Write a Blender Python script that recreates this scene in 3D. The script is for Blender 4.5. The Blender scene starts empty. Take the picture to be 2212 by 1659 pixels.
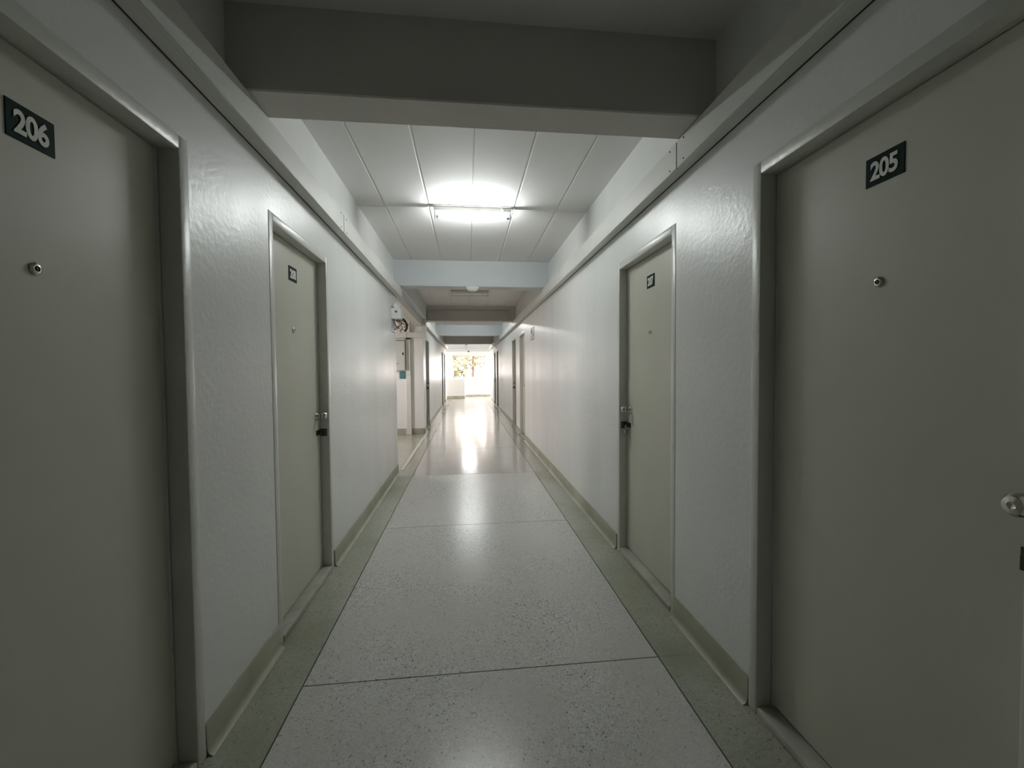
import bpy, bmesh, math, random
from mathutils import Vector, Matrix

random.seed(7)
scene = bpy.context.scene
COL = scene.collection

# ------------------------------------------------------------------ camera
F_PX, YAW, PITCH, ROLL = 910.63, 0.1062, -0.0308, -0.0082
cd = bpy.data.cameras.new('camera')
cd.sensor_fit = 'HORIZONTAL'; cd.sensor_width = 36.0
cd.lens = F_PX / 2212.0 * 36.0
cd.clip_start = 0.02; cd.clip_end = 300
cam = bpy.data.objects.new('camera', cd); COL.objects.link(cam)
cy, sy, cp, sp, cr, sr = (math.cos(YAW), math.sin(YAW), math.cos(PITCH), math.sin(PITCH), math.cos(ROLL), math.sin(ROLL))
r0 = Vector((cy, -sy, 0)); fw = Vector((sy*cp, cy*cp, sp)); u0 = Vector((-sy*sp, -cy*sp, cp))
rt = r0*cr + u0*sr; up = u0*cr - r0*sr
cam.matrix_world = Matrix(((rt.x, up.x, -fw.x, 0), (rt.y, up.y, -fw.y, 0), (rt.z, up.z, -fw.z, 1.4), (0, 0, 0, 1)))
scene.camera = cam

# ------------------------------------------------------------------ sky, daylight portals, exposure
SKY = 17.0
TUBE = 130.0
world = bpy.data.worlds.new('overcast_sky'); scene.world = world
world.use_nodes = True
wb = world.node_tree.nodes['Background']
wb.inputs[0].default_value = (1.0, 0.89, 0.855, 1); wb.inputs[1].default_value = SKY
def portal(name, loc, rot, sx, sy_):
    d = bpy.data.lights.new(name, 'AREA'); d.shape = 'RECTANGLE'; d.size = sx; d.size_y = sy_
    d.cycles.is_portal = True
    o = bpy.data.objects.new(name, d); COL.objects.link(o); o.location = loc; o.rotation_euler = rot
    return o
P2 = math.pi/2
portal('portal_window', (0.12, 23.5, 1.66), (-P2, 0, 0), 1.75, 1.2)
portal('portal_landing_right', (3.6, 22.6, 1.9), (0, P2, 0), 1.8, 1.4)
portal('portal_landing_left', (-3.6, 22.6, 1.9), (0, -P2, 0), 1.8, 1.4)
portal('portal_stair', (-3.35, 8.1, 1.8), (0, -P2, 0), 1.4, .64)
vs = scene.view_settings
vs.view_transform = 'Standard'; vs.look = 'None'; vs.exposure = 0.9; vs.gamma = 1.0; vs.use_curve_mapping = False
scene.cycles.max_bounces = 16; scene.cycles.diffuse_bounces = 7; scene.cycles.glossy_bounces = 5
scene.cycles.use_denoising = True
scene.cycles.caustics_reflective = False; scene.cycles.caustics_refractive = False

# ------------------------------------------------------------------ helpers
def box(bm, x0, x1, y0, y1, z0, z1, bev=0.0, seg=1):
    r = bmesh.ops.create_cube(bm, size=1.0)
    vs_ = r['verts']
    for v in vs_:
        v.co = Vector((x0 + (v.co.x+.5)*(x1-x0), y0 + (v.co.y+.5)*(y1-y0), z0 + (v.co.z+.5)*(z1-z0)))
    if bev > 0:
        es = list({e for v in vs_ for e in v.link_edges})
        bmesh.ops.bevel(bm, geom=es, offset=bev, segments=seg, affect='EDGES', profile=.5, clamp_overlap=True)

def nb(*boxes, bev=0.0, seg=1):
    bm = bmesh.new()
    for b in boxes: box(bm, *b, bev=bev, seg=seg)
    return bm

def frame_of(axis):
    a = Vector(axis).normalized()
    t = Vector((0, 0, 1)) if abs(a.z) < .9 else Vector((1, 0, 0))
    u = a.cross(t).normalized(); w = a.cross(u).normalized()
    return a, u, w

def lathe(bm, prof, org, axis, seg=20, sx=1.0, sy_=1.0):
    a, u, w = frame_of(axis); org = Vector(org); rings = []
    for r, h in prof:
        rings.append([bm.verts.new(org + a*h + u*(r*sx*math.cos(2*math.pi*k/seg)) + w*(r*sy_*math.sin(2*math.pi*k/seg))) for k in range(seg)])
    for i in range(len(rings)-1):
        for k in range(seg):
            bm.faces.new((rings[i][k], rings[i][(k+1) % seg], rings[i+1][(k+1) % seg], rings[i+1][k]))
    if prof[0][0] > 1e-5: bm.faces.new(rings[0])
    if prof[-1][0] > 1e-5: bm.faces.new(rings[-1])
    return bm

def tube(bm, pts, r, seg=8):
    pts = [Vector(p) for p in pts]; rings = []
    n = len(pts)
    prev = None
    for i, p in enumerate(pts):
        d = (pts[min(i+1, n-1)] - pts[max(i-1, 0)]).normalized()
        if prev is None:
            a, u, w = frame_of(d)
        else:
            u = (prev - d*prev.dot(d)).normalized(); w = d.cross(u).normalized()
        prev = u
        rings.append([bm.verts.new(p + u*(r*math.cos(2*math.pi*k/seg)) + w*(r*math.sin(2*math.pi*k/seg))) for k in range(seg)])
    for i in range(n-1):
        for k in range(seg):
            bm.faces.new((rings[i][k], rings[i][(k+1) % seg], rings[i+1][(k+1) % seg], rings[i+1][k]))
    bm.faces.new(rings[0]); bm.faces.new(rings[-1])
    return bm

def bez(p0, p1, p2, p3, n=14):
    p0, p1, p2, p3 = map(Vector, (p0, p1, p2, p3)); out = []
    for i in range(n+1):
        t = i/n; s = 1-t
        out.append(p0*s**3 + p1*3*s*s*t + p2*3*s*t*t + p3*t**3)
    return out

def wloc(o):
    v = Vector((0, 0, 0))
    while o is not None:
        v += o.location; o = o.parent
    return v

def obj(name, bm, m, parent=None, smooth=False, origin=None):
    bmesh.ops.recalc_face_normals(bm, faces=bm.faces[:])
    me = bpy.data.meshes.new(name)
    base = wloc(parent) if parent is not None else (Vector(origin) if origin else Vector((0, 0, 0)))
    bmesh.ops.translate(bm, vec=-base, verts=bm.verts[:])
    bm.to_mesh(me); bm.free()
    if smooth:
        for p in me.polygons: p.use_smooth = True
        me.set_sharp_from_angle(angle=math.radians(38))
    me.materials.append(M[m] if isinstance(m, str) else m)
    o = bpy.data.objects.new(name, me); COL.objects.link(o)
    if parent is not None: o.parent = parent
    elif origin: o.location = base
    return o

def tag(o, label, cat=None, group=None, kind=None):
    o['label'] = label
    if cat: o['category'] = cat
    if group: o['group'] = group
    if kind: o['kind'] = kind
    return o

def thing(name, loc, label, cat, group=None, kind=None):
    o = bpy.data.objects.new(name, None); COL.objects.link(o); o.location = loc
    o.empty_display_size = .05
    return tag(o, label, cat, group, kind)

# ------------------------------------------------------------------ materials
M = {}
def mat(name, col, rough=.5, metal=0.0, noise=0.0, nscale=3.0, stretch=(1, 1, 1), bump=0.0, bscale=60.0, spec=.5, col2=None, rnoise=0.0):
    m = bpy.data.materials.new(name); m.use_nodes = True
    nt = m.node_tree; N = nt.nodes; b = N['Principled BSDF']
    b.inputs['Roughness'].default_value = rough; b.inputs['Metallic'].default_value = metal
    b.inputs['Specular IOR Level'].default_value = spec
    b.inputs['Base Color'].default_value = (*col, 1)
    tc = N.new('ShaderNodeTexCoord')
    geo = N.new('ShaderNodeNewGeometry')
    if noise > 0:
        mp = N.new('ShaderNodeMapping'); mp.inputs['Scale'].default_value = stretch
        nt.links.new(geo.outputs['Position'], mp.inputs['Vector'])
        nz = N.new('ShaderNodeTexNoise'); nz.inputs['Scale'].default_value = nscale; nz.inputs['Detail'].default_value = 6
        nt.links.new(mp.outputs[0], nz.inputs['Vector'])
        rp = N.new('ShaderNodeMapRange'); rp.inputs['From Min'].default_value = .32; rp.inputs['From Max'].default_value = .68
        nt.links.new(nz.outputs['Fac'], rp.inputs['Value'])
        mx = N.new('ShaderNodeMix'); mx.data_type = 'RGBA'
        c2 = col2 if col2 else tuple(c*(1-noise) for c in col)
        mx.inputs['A'].default_value = (*c2, 1); mx.inputs['B'].default_value = (*col, 1)
        nt.links.new(rp.outputs[0], mx.inputs['Factor'])
        nt.links.new(mx.outputs['Result'], b.inputs['Base Color'])
        if rnoise > 0:
            rr = N.new('ShaderNodeMapRange'); rr.inputs['To Min'].default_value = rough + rnoise; rr.inputs['To Max'].default_value = rough
            nt.links.new(rp.outputs[0], rr.inputs['Value']); nt.links.new(rr.outputs[0], b.inputs['Roughness'])
    if bump > 0:
        nz2 = N.new('ShaderNodeTexNoise'); nz2.inputs['Scale'].default_value = bscale; nz2.inputs['Detail'].default_value = 4
        nt.links.new(geo.outputs['Position'], nz2.inputs['Vector'])
        bp = N.new('ShaderNodeBump'); bp.inputs['Strength'].default_value = bump; bp.inputs['Distance'].default_value = .004
        nt.links.new(nz2.outputs['Fac'], bp.inputs['Height']); nt.links.new(bp.outputs[0], b.inputs['Normal'])
    M[name] = m
    return m

def terrazzo(name, c_base, c_dark, c_light, rough, r2, stain):
    m = bpy.data.materials.new(name); m.use_nodes = True
    nt = m.node_tree; N = nt.nodes; b = N['Principled BSDF']; L = nt.links.new
    geo = N.new('ShaderNodeNewGeometry')
    def noise(sc, det=3):
        n = N.new('ShaderNodeTexNoise'); n.inputs['Scale'].default_value = sc; n.inputs['Detail'].default_value = det
        L(geo.outputs['Position'], n.inputs['Vector']); return n.outputs['Fac']
    def ramp(src, a, c):
        r = N.new('ShaderNodeMapRange'); r.inputs['From Min'].default_value = a; r.inputs['From Max'].default_value = c
        L(src, r.inputs['Value']); return r.outputs[0]
    def mix(fac, A, B):
        x = N.new('ShaderNodeMix'); x.data_type = 'RGBA'; L(fac, x.inputs['Factor'])
        for k, v in (('A', A), ('B', B)):
            if isinstance(v, tuple): x.inputs[k].default_value = (*v, 1)
            else: L(v, x.inputs[k])
        return x.outputs['Result']
    v = N.new('ShaderNodeTexVoronoi'); v.inputs['Scale'].default_value = 75
    L(geo.outputs['Position'], v.inputs['Vector'])
    sep = N.new('ShaderNodeSeparateColor'); L(v.outputs['Color'], sep.inputs[0])
    v2 = N.new('ShaderNodeTexVoronoi'); v2.inputs['Scale'].default_value = 150
    L(geo.outputs['Position'], v2.inputs['Vector'])
    sep2 = N.new('ShaderNodeSeparateColor'); L(v2.outputs['Color'], sep2.inputs[0])
    c = mix(ramp(sep.outputs[0], 0.0, 1.0), tuple(x*.86 for x in c_base), c_light)
    c = mix(ramp(noise(110, 4), .50, .70), c, c_dark)
    c = mix(ramp(sep2.outputs[1], .972, .982), c, tuple(x*.45 for x in c_dark))
    c = mix(ramp(noise(1.6, 5), .40, .72), c, stain)
    L(c, b.inputs['Base Color'])
    rr = N.new('ShaderNodeMapRange'); rr.inputs['To Min'].default_value = rough; rr.inputs['To Max'].default_value = r2
    L(ramp(noise(2.2, 5), .25, .8), rr.inputs['Value']); L(rr.outputs[0], b.inputs['Roughness'])
    bp = N.new('ShaderNodeBump'); bp.inputs['Strength'].default_value = .06; bp.inputs['Distance'].default_value = .02
    L(noise(3.5, 2), bp.inputs['Height']); L(bp.outputs[0], b.inputs['Normal'])
    M[name] = m

mat('wall_paint', (.74, .75, .74), .31, noise=.05, nscale=2.2, stretch=(1, 1.6, .28), bump=.40, bscale=40, rnoise=.10, spec=.6)
mat('ceiling_paint', (.74, .735, .725), .75, noise=.05, nscale=1.5, bump=.15, bscale=30)
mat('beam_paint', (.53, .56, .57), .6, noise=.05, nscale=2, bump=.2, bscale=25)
mat('beam_unlit_warm', (.62, .60, .57), .65, noise=.05, nscale=2, bump=.2, bscale=25)  # warm tone of the unlit beams put into the colour
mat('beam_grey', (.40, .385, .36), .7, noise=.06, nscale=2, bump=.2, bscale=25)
mat('trunk_paint', (.64, .645, .61), .5, noise=.06, nscale=3)
mat('gap_dark', (.03, .028, .025), .9)
mat('door_paint', (.56, .555, .475), .38, noise=.06, nscale=2.0, stretch=(1, 1, .35), bump=.10, bscale=20, rnoise=.1)
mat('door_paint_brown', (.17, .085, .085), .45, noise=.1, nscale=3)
mat('door_grey_shaded', (.26, .245, .21), .42, noise=.1, nscale=3)  # grey, with the dimness of grazing light on far doors put into the colour
mat('frame_paint', (.65, .655, .615), .36, noise=.06, nscale=4, bump=.35, bscale=45)
mat('baseboard_paint', (.385, .39, .31), .42, noise=.25, nscale=3.0, col2=(.28, .285, .21), bump=.15, bscale=20)
mat('sill_concrete', (.45, .455, .395), .5, noise=.3, nscale=6, bump=.3, bscale=30)
terrazzo('terrazzo', (.56, .56, .54), (.30, .295, .275), (.63, .63, .605), .23, .27, (.53, .525, .50))
terrazzo('terrazzo_polished', (.52, .505, .48), (.36, .345, .32), (.58, .565, .54), .14, .18, (.52, .50, .475))
terrazzo('terrazzo_border', (.40, .41, .345), (.29, .30, .235), (.45, .46, .395), .28, .36, (.24, .255, .18))
terrazzo('terrazzo_border_polished', (.40, .40, .345), (.29, .285, .23), (.46, .455, .40), .14, .24, (.36, .355, .29))
mat('plate_green', (.003, .022, .016), .6, spec=.08, noise=.1, nscale=20)
mat('digit_white', (.80, .81, .75), .6, noise=.05, nscale=30)
mat('chrome', (.62, .60, .56), .14, metal=1.0, noise=.1, nscale=10)
mat('dark_metal', (.10, .095, .085), .4, metal=.9, noise=.2, nscale=20)
mat('steel', (.36, .345, .31), .32, metal=1.0, noise=.2, nscale=15)
mat('lens_black', (.01, .01, .012), .08)
mat('white_enamel', (.72, .72, .68), .4, noise=.04, nscale=5)
mat('white_plastic', (.70, .72, .71), .35, noise=.04, nscale=8)
mat('panel_grey', (.52, .545, .52), .42, noise=.05, nscale=4)
mat('teal_paint', (.065, .19, .205), .45, noise=.15, nscale=12)
mat('cable_brown', (.10, .055, .04), .6, noise=.2, nscale=20)
mat('cable_black', (.012, .012, .012), .5, noise=.2, nscale=20)
mat('cable_beige', (.42, .36, .30), .6, noise=.1, nscale=20)
mat('paper_white', (.66, .66, .64), .5, noise=.04, nscale=20)
mat('ink_grey', (.16, .16, .16), .5, noise=.2, nscale=25)
mat('alu_frame', (.66, .67, .67), .4, metal=.2, noise=.05, nscale=6)
mat('bark', (.06, .04, .028), .85, noise=.4, nscale=8, bump=.5, bscale=30)
mat('leaf_green', (.050, .054, .016), .5, noise=.4, nscale=1.5, col2=(.085, .072, .012))
mat('leaf_brown', (.055, .033, .02), .6, noise=.4, nscale=2, col2=(.07, .05, .015))
mat('earth', (.20, .17, .12), .9, noise=.3, nscale=1)
g = bpy.data.materials.new('frosted_glass'); g.use_nodes = True
gb = g.node_tree.nodes['Principled BSDF']
gb.inputs['Base Color'].default_value = (.86, .9, .9, 1); gb.inputs['Roughness'].default_value = .12
gb.inputs['Transmission Weight'].default_value = 1.0; gb.inputs['IOR'].default_value = 1.02
M['frosted_glass'] = g
e = bpy.data.materials.new('lit_tube'); e.use_nodes = True
eb = e.node_tree.nodes['Principled BSDF']
eb.inputs['Base Color'].default_value = (.9, .9, .9, 1)
eb.inputs['Emission Color'].default_value = (.955, 1.0, .985, 1); eb.inputs['Emission Strength'].default_value = TUBE
M['lit_tube'] = e
mat('unlit_tube', (.75, .75, .72), .25, noise=.03, nscale=10)

# ------------------------------------------------------------------ dimensions (metres)
WL, WR = -.969, 1.157          # corridor faces of the side walls
TL, TR = -.888, 1.078          # faces of the cable trunking
ZC, ZB = 2.916, 2.567          # ceiling, underside of beams
TH = .14                       # wall thickness
YB, YE = -9.0, 20.5            # corridor back and end
A0, A1 = 5.97, 9.62            # stair alcove in the left wall
YW = 23.3                      # end wall
JL, JR = -.746, .9125          # long joints in the floor
FH, FWD = 2.21, .05            # door frame height and face width
T0, DT = 1.93, 1.9065          # floor cross joints
BEAMS = [(1.877, 2.075), (5.875, 6.09), (9.87, 10.13), (13.91, 14.15), (18.17, 18.4)]

# side, y0, y1, number, knob at far edge?, leaf paint, side word
DOORS = [
 ('L', .71, 1.61, '206', False, 'door_paint'), ('L', 2.222, 3.12, '208', True, 'door_paint'),
 ('R', .70, 1.604, '205', False, 'door_paint'), ('R', 2.242, 3.16, '207', True, 'door_paint'),
 ('R', 8.38, 9.27, None, False, 'door_paint'), ('R', 9.90, 10.78, None, True, 'door_grey_shaded'),
 ('L', 10.16, 11.06, None, True, 'door_grey_shaded'),
 ('L', 16.55, 17.45, None, False, 'door_paint_brown'), ('L', 18.1, 19.0, None, True, 'door_grey_shaded'),
 ('R', 15.5, 16.45, None, False, 'door_paint_brown'), ('R', 17.0, 17.95, None, True, 'door_grey_shaded'),
]

# ------------------------------------------------------------------ walls
def wall_pieces(side, ya, yb):
    W, s = (WL, -1) if side == 'L' else (WR, 1)
    xa, xb = sorted((W, W + s*TH))
    ds = sorted([(d[1], d[2]) for d in DOORS if d[0] == side and d[1] >= ya and d[2] <= yb])
    out = []; y = ya
    for a, b in ds:
        out.append((xa, xb, y, a, -.05, FH)); y = b
    out.append((xa, xb, y, yb, -.05, FH))
    out.append((xa, xb, ya, yb, FH, ZC+.06))
    return out
def grid_wall(name, pieces, label):
    o = obj(name, nb(*pieces), 'wall_paint')
    return tag(o, label, 'wall', kind='structure')
grid_wall('wall_left', wall_pieces('L', YB, A0), 'near white painted left wall with doors 206 and 208')
grid_wall('wall_left_far', wall_pieces('L', A1, YE), 'far left white wall running on beyond the stair alcove')
grid_wall('wall_right', wall_pieces('R', YB, YE), 'long white painted right wall with doors 205 and 207')
grid_wall('wall_back', [(WL-.2, WR+.2, YB-.14, YB, -.05, ZC+.06)], 'white wall closing the corridor behind the viewpoint')  # unseen; placed far back to keep the near end dark
# stair alcove shell
AX = -3.3
grid_wall('wall_alcove_far', [(AX-.14, WL-TH, A1, A1+.14, -.05, ZC+.06)], 'white alcove wall that carries the grey electrical panel')
grid_wall('wall_alcove_near', [(AX-.14, WL-TH, A0-.14, A0, -.05, ZC+.06)], 'white alcove wall behind the near left wall')
grid_wall('wall_alcove_window', [(AX-.14, AX, A0, 7.78, -.05, ZC+.06), (AX-.14, AX, 8.42, A1, -.05, ZC+.06),
                                 (AX-.14, AX, 7.78, 8.42, -.05, 1.1), (AX-.14, AX, 7.78, 8.42, 2.5, ZC+.06)], 'outer alcove wall with an open stair window')
# landing at the far end
grid_wall('wall_end', [(-3.6, -.78, YW, YW+.14, -.05, ZC+.06), (1.02, 3.6, YW, YW+.14, -.05, ZC+.06),
                       (-.78, 1.02, YW, YW+.14, -.05, 1.05), (-.78, 1.02, YW, YW+.14, 2.27, ZC+.06)], 'sunlit white end wall around the window')
grid_wall('wall_landing_left', [(-3.6, WL-TH, YE-.14, YE, -.05, ZC+.06), (-3.74, -3.6, YE-.14, YW+.14, -.05, 1.0), (-3.74, -3.6, YE-.14, 21.9, 1.0, ZC+.06)], 'white wall, parapet and added shading wall left of the bright landing')  # unseen wall above the parapet added to keep side light off wall_low
grid_wall('wall_landing_right', [(WR+TH, 3.6, YE-.14, YE, -.05, ZC+.06), (3.6, 3.74, YE-.14, YW+.14, -.05, 1.0), (3.6, 3.74, YE-.14, 21.9, 1.0, ZC+.06)], 'white wall, parapet and added shading wall right of the bright landing')  # upper side wall is unseen, added to shade the front of wall_low
lw = thing('wall_low', (-.54, 21.75, 0), 'low grey parapet wall standing before the window, left half of the landing', 'low wall', kind='structure')
obj('parapet', nb((-1.6, -.125, 21.7, 21.82, 0, 1.0), bev=.006), 'wall_paint', lw)
obj('skirting', nb((-1.6, -.12, 21.688, 21.7, 0, .15)), 'baseboard_paint', lw)

# ------------------------------------------------------------------ floor
fl = obj('floor', nb((-3.74, 3.74, YB-.14, YW+.14, -.12, -.006)), 'gap_dark')
tag(fl, 'grey speckled terrazzo corridor floor cut by dark joints into slabs', 'floor', kind='structure')
cuts = [YB] + [T0 + DT*k for k in range(-6, 12) if YB+.2 < T0 + DT*k < YW-.3] + [YW]
G = .003
for a, b in zip(cuts[:-1], cuts[1:]):
    pol = a > T0 + 1.9*DT
    obj('floor_slab', nb((JL+G, JR-G, a+G, b-G, -.02, 0)), 'terrazzo_polished' if pol else 'terrazzo', fl)
    mb_ = 'terrazzo_border_polished' if pol else 'terrazzo_border'
    obj('border_slab', nb((JR+G, WR+.0, a+.0005, b-.0005, -.02, 0)), mb_, fl)
    obj('border_slab', nb((WL, JL-G, a+.0005, b-.0005, -.02, 0)), mb_, fl)
for (xa, xb) in ((AX, -2.25), (-2.245, WL-.002)):
    for (a, b) in ((A0, 7.65), (7.655, A1)):
        obj('alcove_slab', nb((xa, xb, a, b-.002, -.02, -.0005)), 'terrazzo_border_polished', fl)
for (xa, xb) in ((-3.6, WL-.002), (WR+.002, 3.6)):
    obj('landing_slab', nb((xa, xb, YE, YW, -.02, -.0005)), 'terrazzo_polished', fl)
obj('floor_ridge', nb((-.955, -.905, A0+.1, A1+.35, -.004, .011), bev=.008, seg=3), 'frame_paint', fl, smooth=True)

# ------------------------------------------------------------------ baseboards (coved)
def baseboard(name, side, ya, yb, label):
    W, s = (WL, -1) if side == 'L' else (WR, 1)
    prof = [(.002, .118), (.010, .118), (.013, .112), (.014, .030), (.017, .016), (.024, .006), (.036, .0008), (.002, -.002)]
    bm = bmesh.new(); A = []; B = []
    for d, z in prof:
        A.append(bm.verts.new((W - s*(d-.004), ya, z))); B.append(bm.verts.new((W - s*(d-.004), yb, z)))
    n = len(prof)
    for i in range(n): bm.faces.new((A[i], A[(i+1) % n], B[(i+1) % n], B[i]))
    bm.faces.new(A); bm.faces.new(B)
    o = obj(name, bm, 'baseboard_paint', smooth=True)
    return tag(o, label, 'baseboard', kind='structure')
LD = sorted([(d[1], d[2]) for d in DOORS if d[0] == 'L']); RD = sorted([(d[1], d[2]) for d in DOORS if d[0] == 'R'])
baseboard('baseboard_left', 'L', YB, LD[0][0], 'olive baseboard on the left before door 206')
baseboard('baseboard_left', 'L', LD[0][1], LD[1][0], 'short olive baseboard between doors 206 and 208')
baseboard('baseboard_left', 'L', LD[1][1], A0, 'olive baseboard from door 208 to the stair alcove')
baseboard('baseboard_left', 'L', A1, LD[2][0], 'stub of olive baseboard at the far corner of the alcove')
baseboard('baseboard_left', 'L', LD[2][1], LD[3][0], 'far left olive baseboard beyond the alcove door')
baseboard('baseboard_left', 'L', LD[3][1], LD[4][0], 'olive baseboard between the two farthest left doors')
baseboard('baseboard_left', 'L', LD[4][1], YE, 'olive baseboard at the far end of the left wall')
baseboard('baseboard_right', 'R', YB, RD[0][0], 'olive baseboard on the right before door 205')
baseboard('baseboard_right', 'R', RD[0][1], RD[1][0], 'short olive baseboard between doors 205 and 207')
baseboard('baseboard_right', 'R', RD[1][1], RD[2][0], 'long olive baseboard beyond door 207 below the notice')
baseboard('baseboard_right', 'R', RD[2][1], RD[3][0], 'short baseboard between the two mid right doors')
baseboard('baseboard_right', 'R', RD[3][1], RD[4][0], 'far right baseboard between the mid and farthest door pairs')
baseboard('baseboard_right', 'R', RD[4][1], RD[5][0], 'short baseboard between the two farthest right doors')
baseboard('baseboard_right', 'R', RD[5][1], YE, 'baseboard at the far end of the right wall')
tag(obj('baseboard_alcove', nb((AX, WL-.003, A1-.014, A1, -.001, .13), bev=.004), 'baseboard_paint'), 'olive baseboard along the alcove wall under the electrical panel', 'baseboard', kind='structure')
tag(obj('baseboard_end', nb((-.1, 1.3, YW-.014, YW, -.001, .12)), 'baseboard_paint'), 'pale baseboard under the end window', 'baseboard', kind='structure')

# ------------------------------------------------------------------ ceiling and beams
cl = obj('ceiling', nb((-3.74, 3.74, YB-.14, YW+.14, ZC+.008, ZC+.15)), 'ceiling_paint')
tag(cl, 'pale panelled ceiling slab of the corridor', 'ceiling', kind='structure')
obj('plain_panel', nb((WL-.02, WR+.02, YB, BEAMS[0][0]+.01, ZC, ZC+.03)), 'ceiling_paint', cl)
obj('alcove_panel', nb((AX-.02, WL-TH+.02, A0-.02, A1+.02, ZC, ZC+.03)), 'ceiling_paint', cl)
PX = [WL-.02, -.725, -.332, .066, .458, .858, WR+.02]
bays = [(BEAMS[i][1]-.01, BEAMS[i+1][0]+.01) for i in range(4)] + [(BEAMS[4][1]-.01, YW)]
for a, b in bays:
    mid = 4.0 if a < 4 else (a+b)/2
    for ya, yb in ((a, mid), (mid, b)):
        for xa, xb in zip(PX[:-1], PX[1:]):
            obj('ceiling_panel', nb((xa+.003, xb-.003, ya+.003, yb-.003, ZC+random.uniform(0, .002), ZC+.03), bev=.007), 'ceiling_paint', cl)
for xa, xb in ((-3.7, WL-.02), (WR+.02, 3.7)):
    obj('landing_panel', nb((xa, xb, YE-.1, YW, ZC, ZC+.03)), 'ceiling_paint', cl)
bl = ['nearest dark beam crossing overhead, before the lit lamp', 'pale blue-grey beam just beyond the lit lamp', 'grey beam beyond the unlit ceiling lamp',
      'blue-grey beam fourth from the viewpoint', 'farthest grey corridor beam before the bright landing']
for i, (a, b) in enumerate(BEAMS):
    o = obj('ceiling_beam', nb((WL-.03, WR+.03, a, b, ZB, ZC+.04), bev=.006), 'beam_unlit_warm' if i % 2 == 0 else 'beam_paint')  # warm and bluish copies carry the unlit and lamplit tones in their colour
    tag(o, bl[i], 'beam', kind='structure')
o = thing('ceiling_beam', (0, 21.9, ZB), 'bright beam over the landing carrying a dangling cable', 'beam', kind='structure')
obj('beam_body', nb((-1.03, 1.31, 21.9, 22.15, 2.575, ZC+.04)), 'beam_paint', o)
obj('lower_board', nb((-1.03, 1.31, 21.86, 22.1, 2.41, 2.575), bev=.005), 'beam_paint', o)
# side posts of the landing beam
tag(obj('trim_1', nb((-1.11, -1.03, 21.86, 22.1, 1.0, ZC+.03)), 'frame_paint'), 'narrow white post at the left of the landing beam', 'post', kind='structure')
tag(obj('trim_2', nb((1.31, 1.39, 21.86, 22.1, 0, ZC+.03)), 'frame_paint'), 'narrow white post at the right of the landing beam', 'post', kind='structure')
# header over the alcove
hd = thing('ceiling_beam', (-1.03, 7.8, 2.42), 'long pale beam over the open side of the stair alcove', 'beam', kind='structure')
obj('upper_beam', nb((-1.15, TL+.002, A0+.12, A1-.001, ZB, ZC+.04), bev=.005), 'beam_paint', hd)
obj('header', nb((-1.15, -.985, A0+.001, A1-.001, 2.42, ZB+.002), bev=.006), 'trunk_paint', hd)
# boxed board on the face of the third beam
tag(obj('trim_3', nb((TL, 1.015, 9.80, 9.872, ZB-.004, 2.80), bev=.004), 'beam_grey'), 'grey boxed board fixed along the face of the third beam', 'trim', kind='structure')

# ------------------------------------------------------------------ cable trunking along both walls
def trunking(name, side, ya, yb, seams, label):
    W, T, s = (WL, TL, -1) if side == 'L' else (WR, TR, 1)
    t = thing(name, (W, (ya+yb)/2, 2.43), label, 'cable trunking')
    xa, xb = sorted((W - s*.0006, T + s*.0066))
    obj('trunk_body', nb((xa, xb, ya, yb, 2.438, ZB-.008)), 'trunk_paint', t)
    xg = sorted((T + s*.004, T + s*.0065))
    gs = [(xg[0], xg[1], ya, yb, 2.44, ZB-.01)]
    wg = sorted((W - s*.0006, W - s*.006)); gs.append((wg[0], wg[1], ya, yb, 2.4365, 2.439))
    if side == 'L':
        ig = sorted((T + s*.014, T + s*.021)); gs.append((ig[0], ig[1], ya, yb, 2.4355, 2.439))
    obj('shadow_gap', nb(*gs), 'gap_dark', t)
    edges = [ya] + seams + [yb]
    for a, b in zip(edges[:-1], edges[1:]):
        xc = sorted((T, T + s*.005))
        xl = sorted((T, T + s*.014))
        cv = obj('cover_plate', nb((xc[0], xc[1], a+.005, b-.005, 2.430, ZB-.004), (xl[0], xl[1], a+.005, b-.005, 2.428, 2.432)), 'trunk_paint', t)
        for y in (a+.07, b-.07):
            for z in (2.447, 2.548):
                bm = bmesh.new(); lathe(bm, [(.0045, 0), (.0045, .002), (.002, .0032)], (T, y, z), (-s, 0, 0), 8)
                obj('screw', bm, 'dark_metal', cv)
    return t
trunking('cable_trunking', 'R', YB, YE, [-5.9, -3.2, -.57, 2.088, 4.747, 7.394, 10.05, 12.7, 15.35, 18.0], 'long white cable trunking high on the right wall with screwed cover joints')
trunking('cable_trunking', 'L', YB, A0+.10, [-5.9, -3.2, -.6, 3.25], 'white cable trunking high on the near left wall above doors 206 and 208')
trunking('cable_trunking', 'L', A1+.001, YE, [12.3, 14.9, 17.6], 'white cable trunking high on the far left wall past the alcove')

# ------------------------------------------------------------------ doors
def digit_bm(ch, size):
    cu = bpy.data.curves.new('digit', 'FONT'); cu.body = ch; cu.size = size; cu.offset = size*.030; cu.extrude = .0008
    cu.resolution_u = 4
    o = bpy.data.objects.new('digit_tmp', cu); COL.objects.link(o)
    dg = bpy.context.evaluated_depsgraph_get(); dg.update()
    me = bpy.data.meshes.new_from_object(o.evaluated_get(dg))
    bm = bmesh.new(); bm.from_mesh(me)
    bpy.data.objects.remove(o); bpy.data.curves.remove(cu); bpy.data.meshes.remove(me)
    return bm

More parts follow.
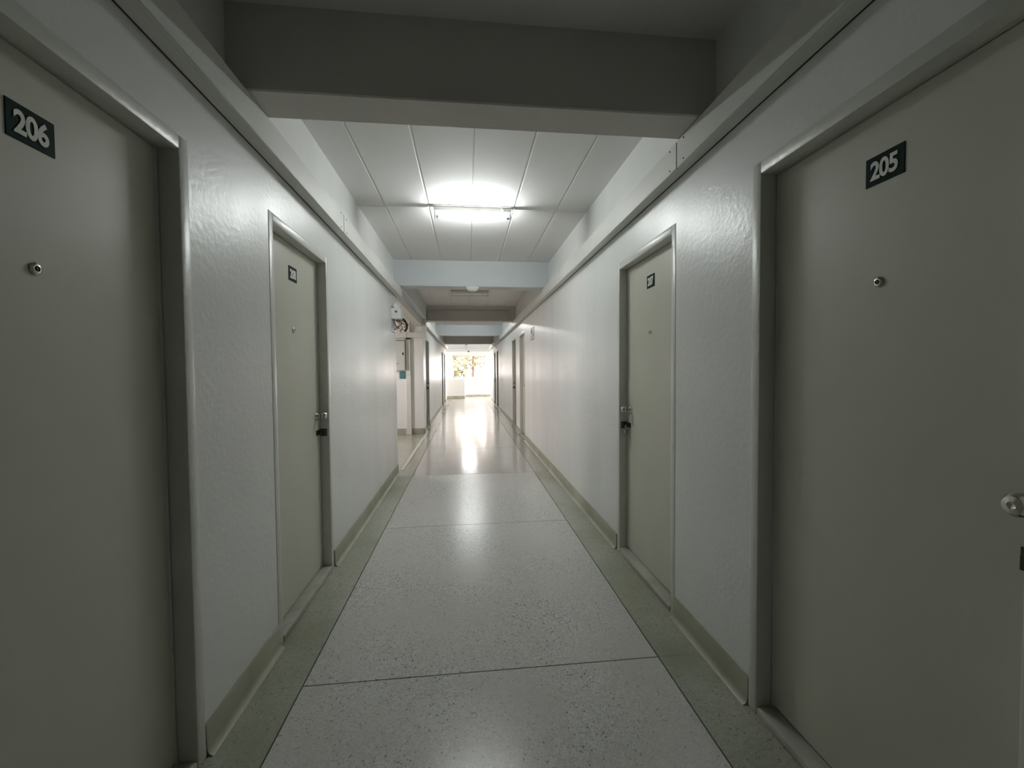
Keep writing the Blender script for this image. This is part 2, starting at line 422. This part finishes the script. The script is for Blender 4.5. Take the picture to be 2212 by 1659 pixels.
dlabels = {
 0: 'pale green-grey door with number plate 206, nearest on the left',
 1: 'pale green-grey door with number plate 208 and knob with hasp',
 2: 'pale green-grey door with number plate 205, nearest on the right',
 3: 'pale green-grey door with number plate 207 and hanging padlock',
 4: 'pale door on the right wall just past the small notice',
 5: 'shade-darkened door on the right wall, second past the small notice',
 6: 'shade-darkened door on the left at the corner of the stair alcove',
 7: 'maroon door far down the left wall',
 8: 'farthest left door, dark grey, beside the landing',
 9: 'maroon door far down the right wall',
 10: 'farthest right door, dark grey, beside the landing'}
KN = [(.030, 0), (.030, .004), (.024, .009), (.013, .016), (.0105, .026), (.013, .032), (.022, .038), (.026, .047), (.0255, .057), (.019, .066), (.008, .069), (.004, .0665), (0, .066)]
PADSPOT = None
for i, (side, y0, y1, num, kfar, paint) in enumerate(DOORS):
    W, s = (WL, -1) if side == 'L' else (WR, 1)
    def bx(d0, d1, a, b, z0, z1):
        x0, x1 = sorted((W + s*d0, W + s*d1)); return (x0, x1, a, b, z0, z1)
    t = thing('door_%d' % (i+1), (W + s*.05, (y0+y1)/2, 0), dlabels[i], 'door', kind='structure')
    pr = -.009 if i in (0, 2) else -.003
    fr = obj('door_frame', nb(bx(pr, .06, y0, y0+FWD, 0, FH), bx(pr, .06, y1-FWD, y1, 0, FH), bx(pr, .06, y0+FWD-.004, y1-FWD+.004, FH-FWD, FH), bev=.006, seg=2), 'frame_paint', t, smooth=True)
    obj('door_stop', nb(bx(.06, .14, y0, y0+FWD+.012, 0, FH), bx(.06, .14, y1-FWD-.012, y1, 0, FH), bx(.097, .14, y0+FWD, y1-FWD, FH-FWD-.012, FH), bx(.06, .097, y0+FWD, y1-FWD, FH-FWD, FH)), 'frame_paint', fr)
    a, b = y0+FWD, y1-FWD
    sill = obj('threshold', nb(bx(-.008, .062, a, b, -.002, .033), bev=.008, seg=2), 'sill_concrete', t, smooth=True)
    obj('sill_step', nb(bx(.05, .14, a, b, 0, .034), bx(.098, .14, a, b, .03, .06)), 'sill_concrete', sill)
    lf = obj('door_leaf', nb(bx(.061, .096, a+.003, b-.003, .041, FH-FWD-.003), bev=.002), paint, t)
    lx = W + s*.061                     # face of the leaf
    yk = (b-.065) if kfar else (a+.065)
    if i == 2: yk = .772
    pl_y = (y0+y1)/2 + (.027 if i in (0, 1, 2, 3) else 0)
    if i == 1: pl_y = 2.662
    if i == 3: pl_y = 2.697
    if i == 0: pl_y = 1.141
    if i == 2: pl_y = 1.124
    n = (-s, 0, 0)
    bm = bmesh.new(); lathe(bm, KN, (lx, yk, 1.105), n, 22); obj('knob', bm, 'chrome', lf, smooth=True)
    bm = bmesh.new(); lathe(bm, [(.0155, 0), (.0155, .003), (.012, .006), (.007, .0065), (.006, .004), (0, .0035)], (lx, pl_y + (-.004 if s < 0 else .012), 1.655), n, 18)
    obj('peephole', bm, 'chrome', lf, smooth=True)
    bm = bmesh.new(); lathe(bm, [(.0058, .0042), (.004, .0058), (0, .0064)], (lx, pl_y + (-.004 if s < 0 else .012), 1.655), n, 12)
    obj('peephole_lens', bm, 'lens_black', lf, smooth=True)
    # hasp below the knob
    dy = 1 if kfar else -1
    je = b if kfar else a
    hz = .985
    bm = nb(bx(.057, .061, *sorted((je-dy*(.075 if kfar else .048), je-dy*.006)), hz-.018, hz+.018), bev=.0015)
    tube(bm, [Vector((lx - s*.004, je-dy*(.045 if kfar else .03), hz+.01)), Vector((lx - s*.022, je-dy*(.045 if kfar else .03), hz+.008)), Vector((lx - s*.022, je-dy*(.045 if kfar else .03), hz-.008)), Vector((lx - s*.004, je-dy*(.045 if kfar else .03), hz-.01))], .003, 6)
    obj('hasp', bm, 'dark_metal', lf)
    obj('strike_plate', nb(bx(.012, .056, *sorted((je-dy*.0025, je+dy*.001)), hz-.03, hz+.022), bx(.018, .03, *sorted((je-dy*.022, je)), hz-.02, hz+.012)), 'dark_metal', fr)
    if num:
        px = W + s*.060
        plt = obj('number_plate', nb(bx(.0585, .0612, pl_y-.0575, pl_y+.0575, 1.945, 2.03), bev=.0006), 'plate_green', t)
        plt['label'] = 'dark green plate with white number %s' % num
        for k, ch in enumerate(num):
            dm = digit_bm(ch, .073)
            xs = [v.co.x for v in dm.verts]; ys = [v.co.y for v in dm.verts]
            cx_, cy_ = (min(xs)+max(xs))/2, (min(ys)+max(ys))/2
            for v in dm.verts:
                lxx = (v.co.x - cx_)*.80 + (k-1)*.0272; lyy = (v.co.y - cy_)
                v.co = Vector((px + (-s)*.0022 + (-s)*v.co.z, pl_y + (-s)*lxx, 1.9875 + lyy))
            obj('digit', dm, 'digit_white', plt)
    if i == 3: PADSPOT = (lx - s*.030, je-.045, hz)

# padlock hanging from the hasp of door 207
x, y, z = PADSPOT
pk = thing('padlock', (x, y, z-.075), 'small worn padlock hanging on door 207 below the knob', 'padlock')
bm = bmesh.new(); box(bm, x-.011, x+.011, y-.020, y+.020, z-.072, z-.034, bev=.005, seg=2); obj('lock_body', bm, 'steel', pk, smooth=True)
bm = bmesh.new(); tube(bm, [Vector((x, y-.012, z-.036)), Vector((x, y-.012, z-.012)), Vector((x, y-.008, z-.002)), Vector((x, y, z+.002)), Vector((x, y+.008, z-.002)), Vector((x, y+.012, z-.012)), Vector((x, y+.012, z-.036))], .0032, 8)
obj('shackle', bm, 'chrome', pk, smooth=True)

# ------------------------------------------------------------------ ceiling lamps
def lamp(y, lit, label, zdrop=0):
    z = ZC - zdrop
    x0, x1 = -.285, .425
    t = thing('fluorescent_light', ((x0+x1)/2, y, z), label, 'ceiling light')
    bm = nb((x0, x1, y-.022, y+.022, z-.050, z), bev=.004)
    bd = obj('housing', bm, 'white_enamel', t)
    fw_ = .034 if lit else .10
    obj('base_flange', nb((x0-.004, x1+.004, y-fw_, y+fw_, z-.010, z), bev=.002), 'white_enamel' if lit else 'beam_grey', bd)
    for xa in (x0+.004, x1-.020):
        h = obj('lamp_holder', nb((xa, xa+.016, y-.016, y+.016, z-.118, z-.046), bev=.004, seg=2), 'white_plastic', t)
    zt = z-.095
    bm = bmesh.new(); lathe(bm, [(.013, 0), (.013, x1-x0-.09)], (x0+.045, y, zt), (1, 0, 0), 18)
    obj('tube', bm, 'lit_tube' if lit else 'unlit_tube', t, smooth=True)
    for xa, xb in ((x0+.020, x0+.045), (x1-.045, x1-.020)):
        bm = bmesh.new(); lathe(bm, [(.0135, 0), (.0135, xb-xa)], (xa, y, zt), (1, 0, 0), 16); obj('tube_cap', bm, 'alu_frame', t, smooth=True)
    bm = bmesh.new(); lathe(bm, [(.011, 0), (.011, .022), (.008, .026), (0, .026)], (x1-.085, y-.022, z-.030), (0, -1, 0), 14)
    obj('starter', bm, 'white_plastic', t, smooth=True)
    return t
lamp(3.95, True, 'lit fluorescent tube lamp on the ceiling between the first two beams')
lamp(12.0, True, 'lit fluorescent tube lamp on the ceiling hidden behind the third beam')
lamp(20.0, True, 'lit fluorescent tube lamp over the entrance to the bright landing')
lamp(8.05, False, 'unlit fluorescent tube lamp on the ceiling beyond the blue-grey beam')

# oval lamp under the second beam
t = thing('oval_lamp', (.09, 5.99, ZB), 'small oval white lamp under the blue-grey beam', 'lamp')
bm = bmesh.new(); lathe(bm, [(.088, 0), (.090, .012), (.086, .02)], (.09, 5.90, ZB), (0, 0, -1), 28, sx=.5, sy_=1); obj('base', bm, 'white_plastic', t, smooth=True)
bm = bmesh.new(); lathe(bm, [(.080, .018), (.078, .032), (.066, .047), (.04, .058), (0, .062)], (.09, 5.90, ZB), (0, 0, -1), 28, sx=.5, sy_=1); obj('diffuser', bm, 'white_enamel', t, smooth=True)

# ------------------------------------------------------------------ emergency light box on the left wall end
bx0, by0, bz0 = WL, 5.60, 2.06
t = thing('emergency_light', (WL, 5.7, 2.06), 'white emergency light box with loose wires at the end of the near left wall', 'emergency light')
bd = obj('case', nb((WL, WL+.13, 5.58, 5.80, 2.085, 2.225), bev=.006), 'white_plastic', t)
obj('indicator', nb((WL+.055, WL+.085, 5.575, 5.581, 2.165, 2.19)), 'ink_grey', bd)
obj('bracket', nb((WL, WL+.01, 5.57, 5.86, 1.93, 2.235)), 'panel_grey', t)
bm = bmesh.new(); lathe(bm, [(.032, 0), (.040, .012), (.040, .045), (.034, .052), (.030, .046), (0, .040)], (WL+.065, 5.70, 2.265), (0, -1, 0), 20); obj('lamp_head', bm, 'white_plastic', t, smooth=True)
bm = bmesh.new(); lathe(bm, [(.012, 0), (.012, .04)], (WL+.065, 5.69, 2.22), (0, 0, 1), 10); obj('neck', bm, 'white_plastic', t, smooth=True)
bm = bmesh.new(); lathe(bm, [(.0, 0), (.018, .004), (.022, .02), (.014, .036), (0, .04)], (WL+.115, 5.75, 1.915), (0, 0, 1), 14); obj('bulb', bm, 'white_enamel', t, smooth=True)
rnd = random.Random(3)
for k in range(9):
    p0 = Vector((WL+.02+.012*k, 5.62+rnd.uniform(0, .14), 2.085)); p3 = Vector((WL+.02+rnd.uniform(0, .14), 5.64+rnd.uniform(0, .16), 1.95+rnd.uniform(-.02, .05)))
    bm = bmesh.new()
    tube(bm, bez(p0, p0+Vector((rnd.uniform(-.03, .09), 0, -.07)), p3+Vector((rnd.uniform(-.1, .1), 0, .05)), p3), .006, 6)
    obj('wire', bm, ('cable_brown', 'cable_beige', 'cable_brown')[k % 3], t, smooth=True)
bm = bmesh.new(); tube(bm, bez((WL+.13, 5.72, 2.10), (WL+.19, 5.74, 2.07), (WL+.20, 5.76, 1.97), (WL+.15, 5.74, 1.94), 18), .014, 8); obj('black_cable', bm, 'cable_black', t, smooth=True)

# ------------------------------------------------------------------ notice on the right wall
t = thing('notice', (WR, 7.36, 1.95), 'small framed paper notice on the right wall beyond door 207', 'notice')
obj('paper', nb((WR-.004, WR, 7.18, 7.55, 1.945, 2.16)), 'paper_white', t)
def nbx(a, b, z0, z1): return (WR-.0055, WR-.004, a, b, z0, z1)
obj('border', nb(nbx(7.18, 7.55, 2.148, 2.16), nbx(7.18, 7.55, 1.945, 1.962), nbx(7.18, 7.20, 1.945, 2.16), nbx(7.535, 7.55, 1.945, 2.16)), 'ink_grey', t)
obj('printed_figure', nb(nbx(7.38, 7.53, 2.06, 2.14), nbx(7.34, 7.40, 2.0, 2.11), nbx(7.24, 7.29, 2.01, 2.04), nbx(7.30, 7.5, 1.985, 1.995)), 'ink_grey', t)

# ------------------------------------------------------------------ alcove: panel, plate, trunking
YA = A1
t = thing('electrical_panel', (-1.56, YA-.06, 1.43), 'pale grey electrical panel cabinet on the alcove wall', 'electrical panel')
bd = obj('cabinet', nb((-1.80, -1.353, YA-.11, YA, 1.434, 2.112), bev=.004), 'panel_grey', t)
dr = obj('cabinet_door', nb((-1.79, -1.362, YA-.118, YA-.110, 1.444, 2.085), bev=.002), 'panel_grey', t)
obj('handle', nb((-1.412, -1.388, YA-.126, YA-.117, 1.775, 1.825)), 'lens_black', dr)
obj('name_strip', nb((-1.545, -1.49, YA-.1195, YA-.118, 1.575, 1.59)), 'ink_grey', dr)
obj('top_slot', nb((-1.79, -1.362, YA-.116, YA-.108, 2.088, 2.098)), 'gap_dark', bd)
tag(obj('teal_plate', nb((-1.497, -1.366, YA-.03, YA, 1.248, 1.414), bev=.014, seg=3), 'teal_paint', origin=(-1.43, YA-.015, 1.248)), 'small teal plate on the alcove wall right under the electrical panel', 'plate')
t = thing('cable_trunking', (-1.29, YA, 0), 'vertical white trunking beside the electrical panel in the alcove', 'cable trunking')
obj('lower_duct', nb((-1.345, -1.243, YA-.05, YA-.0, .115, 1.328), bev=.003), 'trunk_paint', t)
obj('upper_duct', nb((-1.345, -1.250, YA-.055, YA-.0, 1.333, 2.12), bev=.003), 'trunk_paint', t)
obj('foot_box', nb((-1.36, -1.238, YA-.075, YA-.012, 0, .118), bev=.004), 'trunk_paint', t)
obj('top_gap', nb((-1.345, -1.248, YA-.04, YA-.0, 2.12, 2.158)), 'gap_dark', t)
t = thing('cable_trunking', (-1.4, YA, 2.156), 'horizontal white trunking band across the alcove wall above the panel', 'cable trunking')
obj('left_duct', nb((-3.2, -1.32, YA-.075, YA, 2.156, 2.279), bev=.003), 'trunk_paint', t)
obj('right_duct', nb((-1.318, -.893, YA-.07, YA-.0, 2.158, 2.276), bev=.003), 'trunk_paint', t)
tag(obj('cable_trunking', nb((-1.355, -1.249, YA-.07, YA, 2.28, 2.66), bev=.003), 'trunk_paint', origin=(-1.3, YA, 2.28)), 'short upright trunking above the band in the alcove', 'cable trunking')
tag(obj('cable_trunking', nb((-.986, -.893, YA-.068, YA+.0, 2.277, ZB), bev=.003), 'trunk_paint', origin=(-.94, YA, 2.277)), 'corner trunking dropping from the beam at the alcove corner', 'cable trunking')

# ------------------------------------------------------------------ end window
t = thing('window_1', (.12, YW+.07, 1.05), 'bright two-part sliding window at the end of the corridor', 'window', kind='structure')
wx0, wx1, wz0, wz1 = -.78, 1.02, 1.05, 2.27
yw = YW+.05
obj('window_frame', nb((wx0, wx0+.045, yw, yw+.06, wz0, wz1), (wx1-.04, wx1, yw, yw+.06, wz0, wz1), (wx0, wx1, yw, yw+.06, wz1-.045, wz1), (wx0, wx1, yw, yw+.06, wz0, wz0+.04)), 'alu_frame', t)
s1 = obj('sliding_sash', nb((wx0+.045, wx0+.075, yw+.01, yw+.035, wz0+.04, wz1-.045), (.095, .125, yw+.01, yw+.035, wz0+.04, wz1-.045), (wx0+.045, .125, yw+.01, yw+.035, wz1-.075, wz1-.045), (wx0+.045, .125, yw+.01, yw+.035, wz0+.04, wz0+.07)), 'alu_frame', t)
obj('pane', nb((wx0+.07, .10, yw+.018, yw+.024, wz0+.065, wz1-.07)), 'frosted_glass', s1)
obj('window_sill', nb((wx0-.03, wx1+.03, YW-.03, YW+.05, wz0-.03, wz0), bev=.004), 'frame_paint', t)

# dangling cable from the landing beam
t = thing('dangling_cable', (.0, 21.88, 2.78), 'loose cable with dark bulb holder dangling from the landing beam', 'cable')
bm = bmesh.new(); lathe(bm, [(.055, 0), (.055, .015), (.03, .03), (0, .03)], (-.02, 21.90, 2.78), (0, -1, 0), 16, sx=1, sy_=.6); obj('ceiling_rose', bm, 'cable_brown', t, smooth=True)
bm = bmesh.new(); tube(bm, bez((-.05, 21.87, 2.77), (-.16, 21.85, 2.55), (.06, 21.84, 2.78), (.0, 21.84, 2.60)) + bez((.0, 21.84, 2.60), (-.03, 21.84, 2.50), (.04, 21.84, 2.48), (.09, 21.84, 2.44))[1:], .010, 6); obj('cable', bm, 'cable_beige', t, smooth=True)
bm = bmesh.new(); lathe(bm, [(.02, 0), (.042, .02), (.042, .06), (.02, .075), (0, .075)], (.09, 21.84, 2.46), (.2, 0, -1), 14); obj('bulb_holder', bm, 'cable_black', t, smooth=True)

# ------------------------------------------------------------------ outside: ground and trees
tag(obj('ground', nb((-60, 60, -30, 90, -3.9, -3.7)), 'earth'), 'bare earth ground two floors below outside the window', 'ground', kind='structure')
def tree(x, y, h, cz, rx, rz, n, leafm, label, seed, lsize):
    r = random.Random(seed)
    t = thing('tree', (x, y, -3.7), label, 'tree', 'trees outside the end window')
    bm = bmesh.new()
    tube(bm, [Vector((x, y, -3.72)), Vector((x+.06, y, -1.2)), Vector((x-.05, y+.05, .6)), Vector((x+.05, y, h))], .11, 10)
    for k in range(7):
        z = r.uniform(.2, h); a = r.uniform(0, 6.28); l = r.uniform(.6, rx)
        tube(bm, bez((x, y, z), (x+l*.3*math.cos(a), y+l*.3*math.sin(a), z+.3), (x+l*.7*math.cos(a), y+l*.7*math.sin(a), z+.6), (x+l*math.cos(a), y+l*math.sin(a), z+.7), 6), .025, 6)
    obj('trunk', bm, 'bark', t, smooth=True)
    verts = []; faces = []
    for k in range(n):
        while True:
            q = Vector((r.uniform(-1, 1), r.uniform(-1, 1), r.uniform(-1, 1)))
            if q.length < 1: break
        c = Vector((x + q.x*rx, y + q.y*rx, cz + q.z*rz))
        d = Vector((r.gauss(0, .5), r.gauss(0, .5), r.gauss(-.7, .5))).normalized()
        w = d.cross(Vector((r.gauss(0, 1), r.gauss(0, 1), r.gauss(0, 1)))).normalized()
        l = lsize*r.uniform(.6, 1.3); b = l*.24; i0 = len(verts)
        nrm = d.cross(w)*l*.06
        verts += [c, c + d*l*.45 + w*b + nrm, c + d*l, c + d*l*.45 - w*b + nrm]
        faces += [(i0, i0+1, i0+2), (i0, i0+2, i0+3)]
    me = bpy.data.meshes.new('foliage'); base = wloc(t)
    me.from_pydata([v - base for v in verts], [], faces); me.materials.append(M[leafm])
    o = bpy.data.objects.new('foliage', me); COL.objects.link(o); o.parent = t; o['kind'] = 'stuff'
tree(-1.1, 28.0, 2.6, 1.6, 1.1, 1.5, 480, 'leaf_green', 'tree with long hanging green leaves seen through the left window pane', 5, .42)
tree(.45, 30.2, 3.2, 2.9, 1.2, 1.3, 560, 'leaf_green', 'yellow-green tree seen through the open window half', 9, .28)
tree(1.95, 26.6, 3.0, 2.3, .75, 1.0, 700, 'leaf_brown', 'brownish tree at the right edge of the window view', 11, .26)
